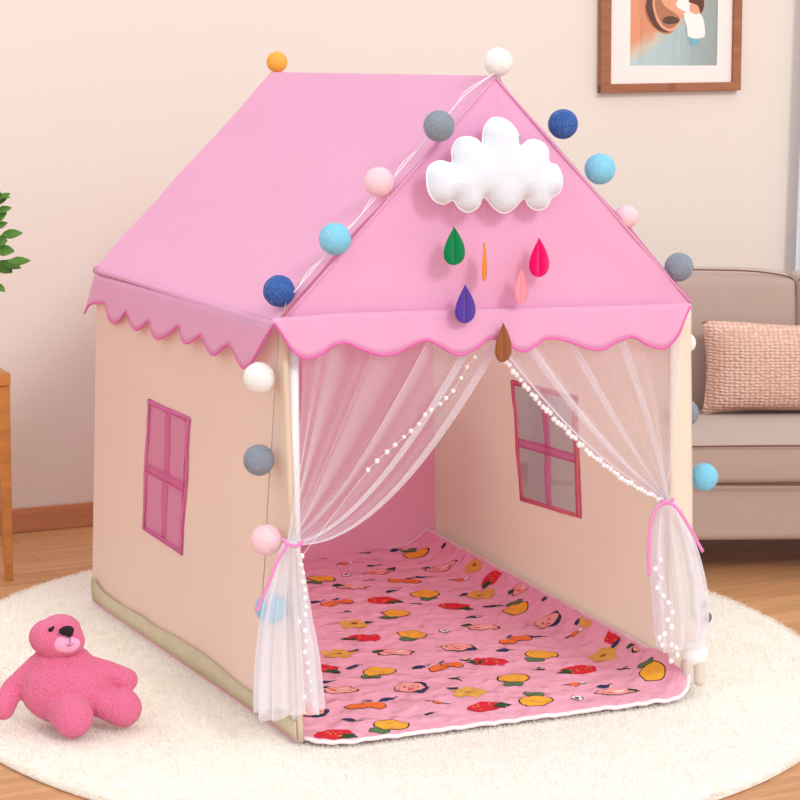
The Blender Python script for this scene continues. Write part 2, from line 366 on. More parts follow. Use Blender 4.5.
# valances, cut in scallops with piping
def valance(top,bot,name,place,n_out,fl=.012,amp=.004,k=6):
    bot=catmull([Vector((x,y,0)) for x,y in bot],k); nb=len(bot)
    tp=[]; cum=[0]
    for i in range(1,nb): cum.append(cum[-1]+(bot[i]-bot[i-1]).length)
    # top points share the bottom point's run along the eave
    x0,x1=bot[0].x,bot[-1].x
    for p in bot:
        s=min(1,max(0,(p.x-x0)/(x1-x0))); tp.append(Vector((lerp(top[0][0],top[-1][0],s),0,0)))
    import bisect
    def ytop(x):
        for (xa,ya),(xb,yb) in zip(top,top[1:]):
            if min(xa,xb)<=x<=max(xa,xb): return ya+(yb-ya)*(x-xa)/(xb-xa)
        return top[-1][1]
    V=[];Fc=[];nv=6
    for i,p in enumerate(bot):
        T=Vector((tp[i].x,ytop(tp[i].x),0))
        for j in range(nv+1):
            v=j/nv; q=lerp(T,p,v); V.append(place(q.x,q.y)+n_out*(fl*v+amp*v*math.sin(cum[i]*.11+1)))
    for i in range(nb-1):
        for j in range(nv): a_=i*(nv+1)+j; Fc.append((a_,a_+nv+1,a_+nv+2,a_+1))
    va=solid(obj(name,V,Fc,M['pink'],tent),.003)
    MB().tube([V[i*(nv+1)+nv] for i in range(nb)],.0034,6).build('piping',M['piping'],va)
    return va
valance([(272,318),(340,313),(400,311),(520,308),(600,306),(688,303)],
        [(272,322),(283,338),(292,350),(303,357),(316,354),(330,345),(345,342),(362,349),(380,354),(396,352),(412,343),(424,339),(438,345),(456,354),(472,348),(486,338),(500,340),(519,350),(532,345),(545,338),(565,340),(583,347),(600,349),(615,341),(630,336),(645,344),(660,348),(668,344),(675,334),(682,318),(689,306)],
        'front_valance', lambda x,y: fp(x,y,.036), NF)
eav=on(97,276,(1,0,0),E1.x-.012)
def vplace(x,y):   # hanging plane through the eave line
    d0=E0+Vector((-.016,0,0)); d1=E1+Vector((-.016,0,0)); n=(d1-d0).cross(Vector((0,0,1))).normalized(); return onp(x,y,d0,n)
valance([(95,275),(140,287),(200,305),(250,320),(272,328)],
        [(86.5,313),(91,305),(98,303),(106,304),(109,317),(114,323),(121,320),(128.5,311),(132,324),(137,330),(144,325),(151,321),(155,334),(160,339),(170,333),(180,326),(184,340),(190,343),(197,339),(203,335),(209,350),(215,355),(223,349),(232,344),(239,360),(245,368),(256,358),(266,340),(272,329)],
        'side_valance', vplace, Vector((-1,0,0)),fl=.004,amp=.002)
# khaki hem along the left wall
g=MB(); tb=[(92,577),(103,592),(118,603),(136,613),(156,627),(176,637),(197,650),(215,663),(233,679),(252,693),(270,704),(296,722)]; bb=[(93,600),(103,608),(118,619),(136,633),(156,648),(176,663),(197,677),(215,691),(233,703),(252,716),(270,726),(297,741)]
V=[]
for (x0,y0),(x1,y1) in zip(tb,bb):
    P0=onp(x0,y0,FLb,LN,.006); P1=onp(x1,y1,FLb,LN,.006); P1.z=max(P1.z,.004)
    V+=[P0,lerp(P0,P1,.5)+LN*.003,P1]
Fc=[]
for i in range(len(tb)-1): 
    for j in range(2): Fc.append((i*3+j,i*3+3+j,i*3+4+j,i*3+1+j))
hem=solid(obj('hem_band',V,Fc,M['khaki'],tent),.003)
MB().tube([V[i*3+2]+Vector((0,0,.001)) for i in range(len(tb))],.003,6).build('hem_piping',M['hempipe'],hem)

# ---- curtains
def bez(a_,b_,c_,t): return a_*(1-t)**2+b_*2*t*(1-t)+c_*t*t
def curtain(T0,T1,C0,C1,tie,ntie,yb,folds,seed,lower,pomu,inner_n,fold_amp=.05,conc=True):
    """T0/T1: rod pixel ends (pole side, centre side); C0/C1 control pixels; lower: list of (cx,cy,halfwidth) pixels below the tie"""
    cu=MB(); nu,nv=150,26; rnd=random.Random(seed); ph=[rnd.uniform(0,6.28) for _ in range(4)]
    P=lambda xy,yy=yb: fp(xy[0],xy[1],yy)
    A0,A1,B0,B1,E=P(T0),P(T1),P(C0),P(C1),P(tie)
    def f(u,v):
        f1=math.sin(2*math.pi*folds*u+ph[0]+1.2*math.sin(5*u)); f2=math.sin(2*math.pi*folds*2.3*u+ph[1])
        u0=u; s=1-(1-u)**1.75 if conc else u; s=s+(fold_amp*f1+.012*f2)*min(1,4*u,4*(1-u)); 
        top=lerp(A0,A1,s); ctl=lerp(B0,B1,s**1.35 if s>0 else 0); e=E+Vector(((u-.5)*.018,-.006+.008*math.sin(u*19),0))
        p=bez(top,ctl,e,v)
        return p+Vector((0,(.016*math.cos(2*math.pi*folds*u+ph[0])*(1-.75*v)+.005*f2),0))
    cu.grid(f,nu,nv)
    o=cu.build('curtain',M['tulle'],tent)
    # gathered tail
    tl=MB(); pts=catmull([Vector((x,y,h)) for x,y,h in lower],5); L=len(pts)
    def g(u,v):
        k=min(L-1,int(v*(L-1)+.5)); c=pts[k]; px2m=1/ (F*1000/depth_of(E))
        ctr=fp(c.x,c.y,yb+.006); an=2*math.pi*u; hw=c.z*px2m
        pl=1+.16*math.sin(9*an+ph[2])*min(1,v*3)+.07*math.sin(17*an+ph[3])
        return ctr+Vector((math.cos(an)*hw*pl*1.0, math.sin(an)*min(.045,hw*.75)*pl, .006*math.sin(3*an)*v))
    tl.grid(g,140,L-1); tl.build('curtain_tail',M['tulle2'],o)
    # pompom edging
    pm=MB()
    pc_=[]; pm.centres=pc_
    def pom(p,r=.0062):
        pc_.append(Vector(p))
        pm.ell(p,(r*rnd.uniform(.85,1.15),r,r*rnd.uniform(.9,1.2)),nu=10,nv=7)
    return o,pm,pom,f,g,E
yc=FLb.y-.018
cL,pmL,pomL,fL,gL,EL=curtain((303,338),(503,337),(302,440),(381,556),(290,543),0,.014,5,3,
    [(290,541,6),(289,556,11),(287,585,17),(286,620,23),(287,655,28),(288,690,31),(289,712,32)],1,0)
for (x,y) in [(475,357),(467,367),(461,378),(453,391),(446,398),(440,404),(431,410),(425,415),(419,424),(411,431),(404,437),(395,445),(387,452),(377,461),(368,470)]: pomL(ony(x,y,FLb.y-.036),.0055)
for k,(x,y) in enumerate([(302,556),(299,565),(303,573),(301,582),(305,590),(303,598),(306,607),(303,615),(299,622),(303,631),(306,641),(303,652),(308,663),(306,672),(311,681),(309,690),(304,697),(312,704)]): pomL(ony(x+(k%2)*2,y,FLb.y-.052),.0058)
pmL.tube(pmL.centres[:],.0006,5); pmL.build('pompom_trim',M['pompom'],cL)
yr=FRb.y-.034
cR,pmR,pomR,fR,gR,ER=curtain((684,336),(497,346),(678,430),(590,470),(667,500),0,.026,5,8,
    [(667,498,6),(669,512,12),(672,535,19),(676,565,24),(680,595,26),(681,625,25),(680,646,22)],1,0)
for k in range(46):
    v=.02+k/46*.93; p=fR(1,v); pomR(p+Vector((0,-.006,-.010+random.uniform(-.004,.004))),.0062 if k%3 else .0075)
for k,(x,y) in enumerate([(660,560),(655,569),(661,578),(657,588),(663,596),(668,603),(672,612),(667,620),(671,627),(664,634),(659,638),(662,645),(671,645),(676,648),(677,655),(671,661)]): pomR(ony(x,y,yr-.05),.007)
pmR.tube(pmR.centres[:46]+pmR.centres[46:],.0006,5); pmR.build('pompom_trim',M['pompom'],cR)
# ribbons
def ribbon(paths,par,wid=.008,m='piping'):
    rb=MB()
    for pts in paths:
        pts=catmull(pts,6); V=[];Fc=[]
        for i,p in enumerate(pts):
            t_=(pts[min(i+1,len(pts)-1)]-pts[max(i-1,0)]).normalized(); s=t_.cross(Vector((0,1,0))).normalized()*wid*.5
            V+=[p-s,p+s]
        for i in range(len(pts)-1): Fc.append((2*i,2*i+1,2*i+3,2*i+2))
        rb.add(V,Fc)
    return solid(rb.build('tie_ribbon',M[m],par),.002)
M['ribbon']=mat('pink_ribbon',(236,142,200),.6,.03,30)
yf=FLb.y-.05
ribbon([[ony(282,538,yf),ony(288,544,yf-.012),ony(296,546,yf-.008),ony(303,541,yf)],[ony(288,544,yf-.01),ony(278,560,yf-.02),ony(268,585,yf-.02),ony(256,612,yf-.015)]],cL,m='ribbon')
yf=yr-.02
ribbon([[ony(661,500,yf),ony(667,503,yf-.012),ony(674,499,yf)],[ony(667,502,yf-.01),ony(657,508,yf-.02),ony(651,522,yf-.025),ony(649,548,yf-.025),ony(649,576,yf-.02)],[ony(667,502,yf-.01),ony(677,508,yf-.03),ony(688,525,yf-.035),ony(703,552,yf-.03)]],cR,m='ribbon')

# ------------------------------------------------------------------ fruit print mat
MX0=FLb.x+.012; MY0=onz(330,746,.008).y
def mo(y): return .040 if y>.04 else .024+.016*max(0,(y+.04)/.08)
def mh(x,y):
    h=.010; wx=FRb.x-mo(y)+(BRb.x-FRb.x)*max(0,y)/BRb.y
    d=wx-x
    if d<.10: h+=.060*((.10-max(0,d))/.10)**2*min(1,max(0,(y+.17)/.11))
    if y>1.45: h+=.012*min(1,(y-1.45)/.12)**2*(1 if d>.1 else max(0,d)/.1)
    return h+.0016*wob(x,y,14)
def inside_xy(px,py,z=.011):
    lo,hi=0,.1
    for _ in range(30):
        z=(lo+hi)/2; p=onz(px,py,z)
        if z<mh(p.x,p.y): lo=z
        else: hi=z
    return p
fl=inside_xy(318,744); fr_=inside_xy(655,700)
def front_y(x): return fl.y+(fr_.y-fl.y)*(x-fl.x)/(fr_.x-fl.x)
def mat_pt(u,v):
    # rounded front corners
    y1=BRb.y-.02
    x0=MX0; 
    x=lerp(0,1,u)
    yy=lerp(0,1,v)
    xl=x0; 
    Y=lerp(0,y1,yy)
    xr=FRb.x-.002-mo(lerp(front_y(FRb.x),y1,yy))+(BRb.x-FRb.x)*Y/BRb.y
    xx=lerp(xl,xr,x); fy=front_y(xx)
    d=min(xx-xl,xr-xx); rc=.10
    fy2=fy+(rc-math.sqrt(max(0,rc*rc-(rc-d)**2)) if d<rc else 0)*.9
    Y=lerp(fy2,y1,yy)
    return Vector((xx,Y,0))
nu,nv=90,130; V=[];Fc=[];I=[]
us=[.5-.5*math.cos(math.pi*(k/nu)) for k in range(nu+1)]
for b_ in range(nv+1):
    for a_ in range(nu+1):
        p=mat_pt(us[a_],b_/nv); q=(math.sin(p.x*2*math.pi/.055+math.sin(p.y*25))*math.sin(p.y*2*math.pi/.06+1.2*math.sin(p.x*31)))
        V.append(Vector((p.x,p.y,mh(p.x,p.y)+.0022*q)))
for b_ in range(nv):
    for a_ in range(nu): k=b_*(nu+1)+a_; Fc.append((k,k+1,k+nu+2,k+nu+1)); I.append(0)
def quilt():
    mt,nt,b,out=nodes('pink_quilt'); v=coords(nt)
    b.inputs['Base Color'].default_value=lin((250,192,212)); b.inputs['Roughness'].default_value=.85; b.inputs['Sheen Weight'].default_value=.1
    vo=N(nt,'ShaderNodeTexVoronoi',Scale=19.0); vo.feature='SMOOTH_F1'; ns=N(nt,'ShaderNodeTexNoise',Scale=9.0,Detail=3.0); nt.links.new(v,ns.inputs['Vector'])
    mx=N(nt,'ShaderNodeMix',data_type='VECTOR'); mx.inputs[0].default_value=.12; nt.links.new(v,mx.inputs[4]); nt.links.new(ns.outputs['Color'],mx.inputs[5]); nt.links.new(mx.outputs[1],vo.inputs['Vector'])
    bb=N(nt,'ShaderNodeBump',Strength=1.0,Distance=.02); bb.invert=True; nt.links.new(vo.outputs['Distance'],bb.inputs['Height']); nt.links.new(bb.outputs[0],b.inputs['Normal'])
    cr=N(nt,'ShaderNodeValToRGB'); cr.color_ramp.elements[0].color=lin((238,166,190)); cr.color_ramp.elements[1].color=lin((248,190,210)); n2=N(nt,'ShaderNodeTexNoise',Scale=14.0,Detail=4.0); nt.links.new(v,n2.inputs['Vector']); nt.links.new(n2.outputs['Fac'],cr.inputs[0]); nt.links.new(cr.outputs[0],b.inputs['Base Color'])
    return mt
cols=dict(q=None,yel=(250,186,60),red=(222,40,58),grn=(92,128,84),nav=(48,60,96),mus=(228,180,84),org=(240,124,58),pch=(250,176,164),blk=(50,32,36),wht=(246,236,236),dgn=(40,84,50),brn=(150,80,40))
cm=[quilt()]+[mat('print_'+k,c,.85,.08,60,.2,200) for k,c in cols.items() if c]; ci={k:i for i,k in enumerate(cols)}
def mapdown(x,y,lift):
    y=max(front_y(x)+.012,min(y,BRb.y-.03)); x=max(MX0+.008,min(x,FRb.x-.010-mo(y)+(BRb.x-FRb.x)*y/BRb.y))
    q=(math.sin(x*2*math.pi/.055+math.sin(y*25))*math.sin(y*2*math.pi/.06+1.2*math.sin(x*31)))
    return Vector((x,y,mh(x,y)+.0022*q+lift))
def blob(c,rx,ry,rot,col,lift=.0012,jag=.08,nl=3,outline=0,kx=1.0):
    cx,cy=c; n=22; ph=random.uniform(0,6)
    def P(s,t_):
        r=s*(1+jag*math.sin(nl*t_+ph)+jag*.5*math.sin((nl+3)*t_+2*ph)); x=rx*r*math.cos(t_); y=ry*r*math.sin(t_); return (cx+(x*math.cos(rot)-y*math.sin(rot))*kx, cy+x*math.sin(rot)+y*math.cos(rot))
    for (s0,lf,cc) in (((1.0+outline,lift-.0004,'blk'),) if outline else ())+((1.0,lift,col),):
        b0=len(V); V.append(mapdown(cx,cy,lf)); 
        for s in (.33,.66,1):
            for j in range(n):
                x,y=P(s*s0,2*math.pi*j/n); V.append(mapdown(x,y,lf))
        for j in range(n): Fc.append((b0,b0+1+j,b0+1+(j+1)%n)); I.append(ci[cc])
        for k in range(2):
            for j in range(n): Fc.append((b0+1+k*n+j,b0+1+(k+1)*n+j,b0+1+(k+1)*n+(j+1)%n,b0+1+k*n+(j+1)%n)); I.append(ci[cc])
def motif(kind,px,py,rot=None,s=1.08):
    p=inside_xy(px,py); x,y=p.x,p.y; r=(random.uniform(-.5,.5) if rot is None else rot)-YAW; sl_=(mh(x+.004,y)-mh(x-.004,y))/.008; kx=1/math.sqrt(1+(1.6*sl_)**2); R_=lambda dx,dy:(x+(dx*math.cos(r)-dy*math.sin(r))*s*kx,y+(dx*math.sin(r)+dy*math.cos(r))*s)
    fx=lambda a_,b_,c_,d_,e_,cc,**k: blob(R_(a_,b_),c_*s,d_*s,r+e_,cc,kx=kx,**k)
    fy=1 if (int(px*7+py*3)%2) else -1
    if kind=='P':
        fx(0,0,.036,.034,0,'yel',outline=.09,nl=2); 
        for k in (-1,0,1): fx(.012*k-.01,fy*.046,.013,.011,k,'grn',lift=.0016,outline=.12)
        fx(-.01,0.006,.008,.003,.6,'mus',lift=.0018); fx(.012,-.01,.008,.003,.6,'mus',lift=.0018)
    elif kind=='S':
        fx(0,0,.044,.032,0,'red',nl=5,jag=.05); fx(-fy*.034,-.012,.019,.014,.4,'dgn',lift=.0018,jag=.25,nl=5); fx(-fy*.052,-.02,.010,.003,.4,'blk',lift=.002)
        for k in range(9): fx(random.uniform(-.02,.034)*fy,random.uniform(-.02,.02),.0026,.0022,0,'mus',lift=.0022,jag=0)
    elif kind=='F':
        for k in range(5): an=k*1.257+.3; fx(.026*math.cos(an),.024*math.sin(an),.019,.017,an,'mus',lift=.0012+.0001*k)
        fx(0,0,.008,.007,0,'brn',lift=.002); fx(.04*fy,.02,.015,.009,.5,'nav',lift=.0022)
    elif kind=='O':
        fx(-.022,-.004,.024,.02,.3,'org',outline=.1); fx(.022,.006,.026,.02,-.4,'org',lift=.0015,outline=.1); fx(.005,.034,.014,.004,.5,'nav',lift=.002)
    elif kind=='K':
        fx(0,0,.042,.024,.1,'pch',outline=.10,nl=4,jag=.12); fx(.01,.002,.018,.004,.5,'wht',lift=.0018); fx(-.015,-.005,.012,.003,-.5,'red',lift=.0018); fx(.045*fy,.012,.014,.009,.3,'dgn',lift=.002,outline=.1)
    elif kind=='H':
        fx(.004,-.003,.042,.034,.1,'nav',nl=3,jag=.1); fx(-.004,.003,.038,.031,.1,'pch',lift=.0016,nl=3,jag=.1,outline=.06); 
        fx(-.014,.006,.0035,.003,0,'blk',lift=.0022); fx(.008,.008,.0035,.003,0,'blk',lift=.0022); fx(-.004,-.010,.009,.003,0,'red',lift=.0022)
    elif kind=='L': fx(0,0,.019,.010,.3,'nav',nl=2,jag=.15); fx(.022,.006,.012,.002,.4,'blk')
    elif kind=='W': fx(0,0,.015,.016,.1,'blk',jag=.04,nl=4); fx(0,0,.0125,.0135,.1,'wht',lift=.0016,jag=.04,nl=4); fx(0,0,.005,.006,.1,'nav',lift=.002)
    elif kind=='s': fx(0,0,.012,.009,.3,'org',outline=.15); fx(-.022,0,.012,.003,.3,'blk'); fx(.02,.004,.008,.007,.3,'wht',outline=.15)
    elif kind=='d': fx(0,0,.02,.0035,random.uniform(-.5,.5),'blk',jag=.2); fx(.006,.008,.008,.004,.5,'grn')
r3=[('d',275,85),('L',380,75),('P',458,92),('L',560,55),('d',110,105),('s',200,122),('L',300,130),('K',320,152),('K',548,142),('F',670,130),('S',735,175),('W',205,165),('O',415,187),('L',480,172),('s',615,182),('P',115,178),('K',230,208),('L',370,222),('P',492,232),('F',690,240),('S',338,257),('O',172,265),('L',95,262),('S',597,280),('L',728,278),('P',385,305),('d',200,300),('F',235,343),('L',660,318),('K',700,355),('W',563,368),('P',445,380),('S',270,393),('K',385,445),('H',610,428),('F',175,452),('L',225,500),('P',325,515),('L',470,500),('O',565,497),('S',115,503),('S',730,480),('L',125,555),('K',180,582),('H',440,575),('F',650,590),('d',600,543),('s',540,628),('O',275,640),('L',350,618),('S',710,645),('H',75,660),('L',215,692),('P',370,710),('S',160,745),('d',640,475),('d',460,270),('d',290,185),('d',510,668)]
r4=[('K',140,192),('L',220,225),('P',120,268),('H',225,308),('F',362,298),('S',448,348),('s',315,348),('K',568,375),('O',115,368),('L',180,355),('P',207,415),('F',410,420),('S',330,467),('P',575,475),('d',475,465),('P',110,495),('s',315,515),('L',410,522),('K',450,540),('P',185,572),('W',323,562),('L',75,402),('d',60,255),('d',195,465)]
for k,x,y in r3: motif(k,290+.275*x,530+.275*y)
for k,x,y in r4: motif(k,480+.3*x,530+.3*y)
mroot=thing('quilted_mat',(0,.75,.0),'pink quilted play mat printed with fruit inside the tent','mat')
nb0=(nu+1)*(nv+1)
cv=obj('quilted_cover',V,Fc,cm,mroot,idx=I)
bd=MB(); edge=[V[a_] for a_ in range(nu+1)]+[V[b_*(nu+1)+nu] for b_ in range(1,nv+1)]+[V[nv*(nu+1)+a_] for a_ in range(nu-1,-1,-1)]+[V[b_*(nu+1)] for b_ in range(nv-1,0,-1)]
M['bind']=mat('white_binding',(242,226,228),.85,.03,40,.3,300)
bd.tube([p+Vector((0,0,-.003)) for p in edge],.0056,8,closed=True); bd.build('binding',M['bind'],mroot)

# ------------------------------------------------------------------ cotton ball string lights
def ballmat(name,col,fleck,w=.06):
    mt,nt,b,out=nodes(name); v=coords(nt)
    ns=N(nt,'ShaderNodeTexNoise',Scale=30.0,Detail=2.0); nt.links.new(v,ns.inputs['Vector'])
    mv=N(nt,'ShaderNodeMix',data_type='VECTOR'); mv.inputs[0].default_value=.02; nt.links.new(v,mv.inputs[4]); nt.links.new(ns.outputs['Color'],mv.inputs[5])
    h=None
    vo=N(nt,'ShaderNodeTexVoronoi',Scale=150.0); vo.feature='DISTANCE_TO_EDGE'; nt.links.new(mv.outputs[1],vo.inputs['Vector'])
    n3=N(nt,'ShaderNodeTexNoise',Scale=45.0,Detail=2.0); nt.links.new(v,n3.inputs['Vector'])
    cr=N(nt,'ShaderNodeValToRGB'); cr.color_ramp.elements[0].position=.0; cr.color_ramp.elements[1].position=w; cr.color_ramp.elements[0].color=(1,1,1,1); cr.color_ramp.elements[1].color=(0,0,0,1)
    nt.links.new(vo.outputs['Distance'],cr.inputs[0])
    gt=N(nt,'ShaderNodeMath',operation='MULTIPLY'); nt.links.new(cr.outputs[0],gt.inputs[0]); nt.links.new(n3.outputs['Fac'],gt.inputs[1])
    mx=N(nt,'ShaderNodeMix',data_type='RGBA'); mx.inputs[6].default_value=lin(col); mx.inputs[7].default_value=lin(fleck); nt.links.new(gt.outputs[0],mx.inputs[0]); nt.links.new(mx.outputs[2],b.inputs['Base Color'])
    bb=N(nt,'ShaderNodeBump',Strength=.6,Distance=.002); nt.links.new(cr.outputs[0],bb.inputs['Height']); nt.links.new(bb.outputs[0],b.inputs['Normal'])
    b.inputs['Roughness'].default_value=.6; return mt
BM={'white':ballmat('white_thread',(246,246,246),(255,255,255)),'grey':ballmat('grey_thread',(128,138,156),(205,214,226),.08),'pink':ballmat('pale_pink_thread',(252,208,220),(255,235,240)),
    'light_blue':ballmat('light_blue_thread',(118,204,238),(215,244,252),.08),'dark_blue':ballmat('dark_blue_thread',(22,76,158),(110,160,225),.10),'orange':ballmat('orange_thread',(246,172,60),(255,215,120))}
BL={'white':'white thread ball','grey':'grey thread ball','pink':'pale pink thread ball','light_blue':'light blue thread ball','dark_blue':'dark blue thread ball','orange':'orange ball'}
ball_src={}
def ball(p,r,c,parent):
    if c not in ball_src:
        mb=MB(); mb.ell((0,0,0),(1,1,1),nu=40,nv=24)
        for i,v in enumerate(mb.V): mb.V[i]=v*(.036*(1+.012*math.sin(9*v.x+3*v.z)*math.sin(8*v.y+2)))
        o=mb.build('light_ball',BM[c],None); ball_src[c]=o; 
    else:
        o=ball_src[c].copy(); C.objects.link(o)
    o.scale=(r/.036,)*3; o.rotation_euler=(random.random()*6,random.random()*6,0)
    o.parent=parent; o.location=Vector(p)-(parent.location if parent else Vector((0,0,0))); o['label']=BL[c]; return o
def br(px,dep): return px*dep/(F*1000)
sl=thing('string_lights',FA,'string of thread ball lights along gable edges and front corners','string lights')
def along(P0,P1,y,):  # point on a line P0-P1 whose picture row is y
    lo,hi=0,1
    for _ in range(40):
        mid=(lo+hi)/2; p=lerp(P0,P1,mid); d=p-CAM; py=400-F*1000*d.dot(UP)/d.dot(fw)
        if (py-y)*((400-F*1000*(P1-CAM).dot(UP)/(P1-CAM).dot(fw))-y)>0: hi=mid
        else: lo=mid
    return lerp(P0,P1,(lo+hi)/2)
def on_depth_of(px,py,ref): return ondep(px,py,depth_of(ref))
Lb=[]
for px,py,r,c in [(439,126,15.5,'grey'),(379,182,15,'pink'),(335,239,16,'light_blue'),(279,291,16,'dark_blue')]:
    ref=along(FLt,FA,py); p=on_depth_of(px,py,ref-fw*.0)-fw*.0
    # lies on the roof slope just behind the gable edge
    nr=((BLt-FLt).cross(FA-FLt)).normalized(); nr=nr if nr.z>0 else -nr
    R0=br(r,depth_of(ref)); p=onp(px,py,FLt,nr,R0+.008); Lb.append((p,R0,c))
tb_=ony(498,63,FA.y); ball(Vector((tb_.x,tb_.y,FA.z+.034)),br(14.5,depth_of(tb_)),'white',sl)
for p,r,c in Lb: ball(p,r,c,sl)
Ll=[]
for px,py,r,c in [(259,378,16,'white'),(259,460,16,'grey'),(266,540,16,'pink'),(271,608,16,'light_blue')]:
    R0=br(r,4.75); p=onp(px,py,FLb,LN,R0+.006); ball(p,R0,c,sl); Ll.append(p)
Rb=[]
for px,py,r,c in [(563,124,15,'dark_blue'),(600,169,15.5,'light_blue'),(626,217,12,'pink'),(679,267,14.5,'grey')]:
    ref=along(FRt,FA,py)+Vector((0,.03,0)); p=on_depth_of(px,py,ref); ball(p,br(r,depth_of(ref)),c,sl); Rb.append(p)
for px,py,r,c in [(685,343,11,'white'),(685,413,14,'grey'),(704,477,14.5,'light_blue')]:
    ref=Vector((FRt.x+.035,FRt.y+.05,0)); p=on(px,py,(0,1,0),FRt.y+.03); 
    p.x=max(p.x,FRt.x+.006+.8*br(r,5.1)); p=on_depth_of(px,py,p); ball(p,br(r,5.1),c,sl); Rb.append(p)
wr=MB()
path=[Vector((FA.x,FA.y-.012,FA.z+.012))]+[along(FLt,FA,y)+Vector((-.022,.0,.012)) for y in (100,130,160,190,220,250,280,305)]
wr.tube(catmull(path,4),.0016,5); wr.tube([p+Vector((.006*math.sin(i*1.3),0,.004)) for i,p in enumerate(catmull(path,4))],.0013,5)
wr.build('white_wire',M['wire_white'],sl)
wr=MB(); pth=[onp(x,y,FLb,LN,.012) for x,y in ((278,332),(278,350),(275,392),(272,440),(268,500),(267,520),(265,560),(262,600),(260,640))]
wr.tube([path[-1]]+catmull(pth,4),.0014,5)
wr.tube([Vector((FA.x,FA.y-.01,FA.z+.02))]+catmull([along(FRt,FA,y)+Vector((-.004,.018,.0)) for y in (100,140,180,220,260,295)]+[Vector((FRt.x+.004,FRt.y+.03,z)) for z in (.9,.8,.7,.6,.5)],4),.0012,5)
wr.build('wire',M['wire'],sl)
ob=ony(277,61,BA.y); o=ball(Vector((ob.x,BA.y,BA.z+.032)),br(10.5,depth_of(ob)),'orange',None); o.name='light_ball'
tag(o,'small orange thread ball on the rear end of the tent ridge','ball'); o.name='thread_ball'
# ------------------------------------------------------------------ plush cloud
M['cloud']=mat('white_felt',(226,232,246),.95,.015,10,.25,300,.2,.1,bump2=.35,b2scale=16)
M['cloudrim']=mat('white_rim',(252,252,255),.9,0)
ol=[(427,172),(432,164),(441,161),(452,163),(452,150),(457,140),(466,137),(476,139),(482,144),(484,129),(491,119),(500,118),(510,123),(518,134),(520,146),(530,140),(541,142),(548,150),(549,162),(557,166),(562,178),(560,191),(551,198),(547,206),(538,210),(529,206),(524,198),(514,208),(504,213),(494,208),(484,197),(478,207),(468,212),(459,208),(453,200),(444,204),(434,200),(428,189)]
cy_=FA.y-.058; O=catmull([Vector((x,y,0)) for x,y in ol],4,closed=True); O=[ony(p.x,p.y,cy_) for p in O]
s0=ony(456,182,cy_); s1=ony(536,180,cy_)
def cseg(p): t_=max(0,min(1,(p-s0).dot(s1-s0)/(s1-s0).length_squared)); return lerp(s0,s1,t_)
OA=np.array([tuple(p) for p in O])
def dist(p): return float(np.sqrt(((OA-np.array(tuple(p)))**2).sum(1).min()))
clr=thing('plush_cloud',cseg(s0),'puffy white plush cloud hanging on the pink gable','cloud')
for nm,sg in (('cushion',0),):
    mb=MB(); rings=[1,.985,.96,.92,.86,.78,.68,.56,.42,.28,.14,0]; n=len(O)
    for side,H in ((-1,.034),(1,.014)):
        V2=[];F2=[]
        for s in rings:
            for p in O:
                q=lerp(cseg(p),p,s); d=0 if s==1 else dist(q); h=H*(1-math.exp(-d/.016))
                V2.append(q+Vector((0,side*h,0)))
        for k in range(len(rings)-1):
            for j in range(n):
                f_=(k*n+j,k*n+(j+1)%n,(k+1)*n+(j+1)%n,(k+1)*n+j); F2.append(f_ if side<0 else f_[::-1])
        mb.add(V2,F2)
    mb.build('cushion',M['cloud'],clr)
MB().tube(O,.0022,6,closed=True).build('seam_edge',M['cloudrim'],clr)

# ------------------------------------------------------------------ felt raindrops
def teardrop(n=26):
    P=[]
    for j in range(n):
        t_=2*math.pi*j/n; s=math.sin(t_/2); P.append((.5*math.sin(t_)*s**1.15/.77, .5*math.cos(t_)))
    return P
dy_=FA.y-.062
for px,y0,y1,wd_,rz,col,lab,sag in [(454,227,265,23,0,(0,128,72),'green felt raindrop hanging below left end of the cloud',.5),
    (484,243,281,21,1.35-YAW,(232,140,50),'orange felt raindrop turned edge-on beside the green one',.5),
    (465,285,323,22,0,(88,60,160),'purple felt raindrop overlapping the valance seam',.5),
    (539,238,277,22,0,(232,0,104),'crimson felt raindrop, rightmost of the hanging drops',.5),
    (521,269,304,21,.95-YAW,(248,150,170),'pale pink felt raindrop, small and turned, beside the crimson one',.5),
    (503,323,362,20,.75-YAW,(150,86,50),'brown felt raindrop hanging lowest in front of the door',.5)]:
    T=ony(px,y0,dy_); B_=ony(px,y1,dy_); h=T.z-B_.z; wm=wd_*depth_of(T)/(F*1000)
    th=thing('felt_raindrop',(T.x,dy_,B_.z),lab,'raindrop','felt raindrops under the cloud',rz=rz if rz else .2)
    mt=mat('felt_'+lab.split()[0],col,.95,.06,60,.4,300,.15,.1)
    td=teardrop(); V2=[(x*wm*1.2,0,(z+.5)*h) for x,z in td]
    # two halves folded on the middle line
    for sgn in (-1,1):
        pts=[p for p in V2 if p[0]*sgn>=-1e-6]; pts=sorted(pts,key=lambda p:p[2]); 
        V3=[];F3=[]
        for p in pts: V3+=[(0,0.0012,p[2]),(p[0]*.35,-.0006,p[2]),(p[0],-.0012,p[2])]
        for i in range(len(pts)-1):
            for j in range(2): F3.append((i*3+j,i*3+j+1,i*3+j+4,i*3+j+3))
        solid(obj('felt_half',V3,F3,mt,th,local=True),.0022)
    top=ony(px,205,dy_).z
    MB().tube([(0,0,h-.004),(0,0,max(h,top-B_.z))],.00014,4).build('thread',M['pole'],th,local=True)

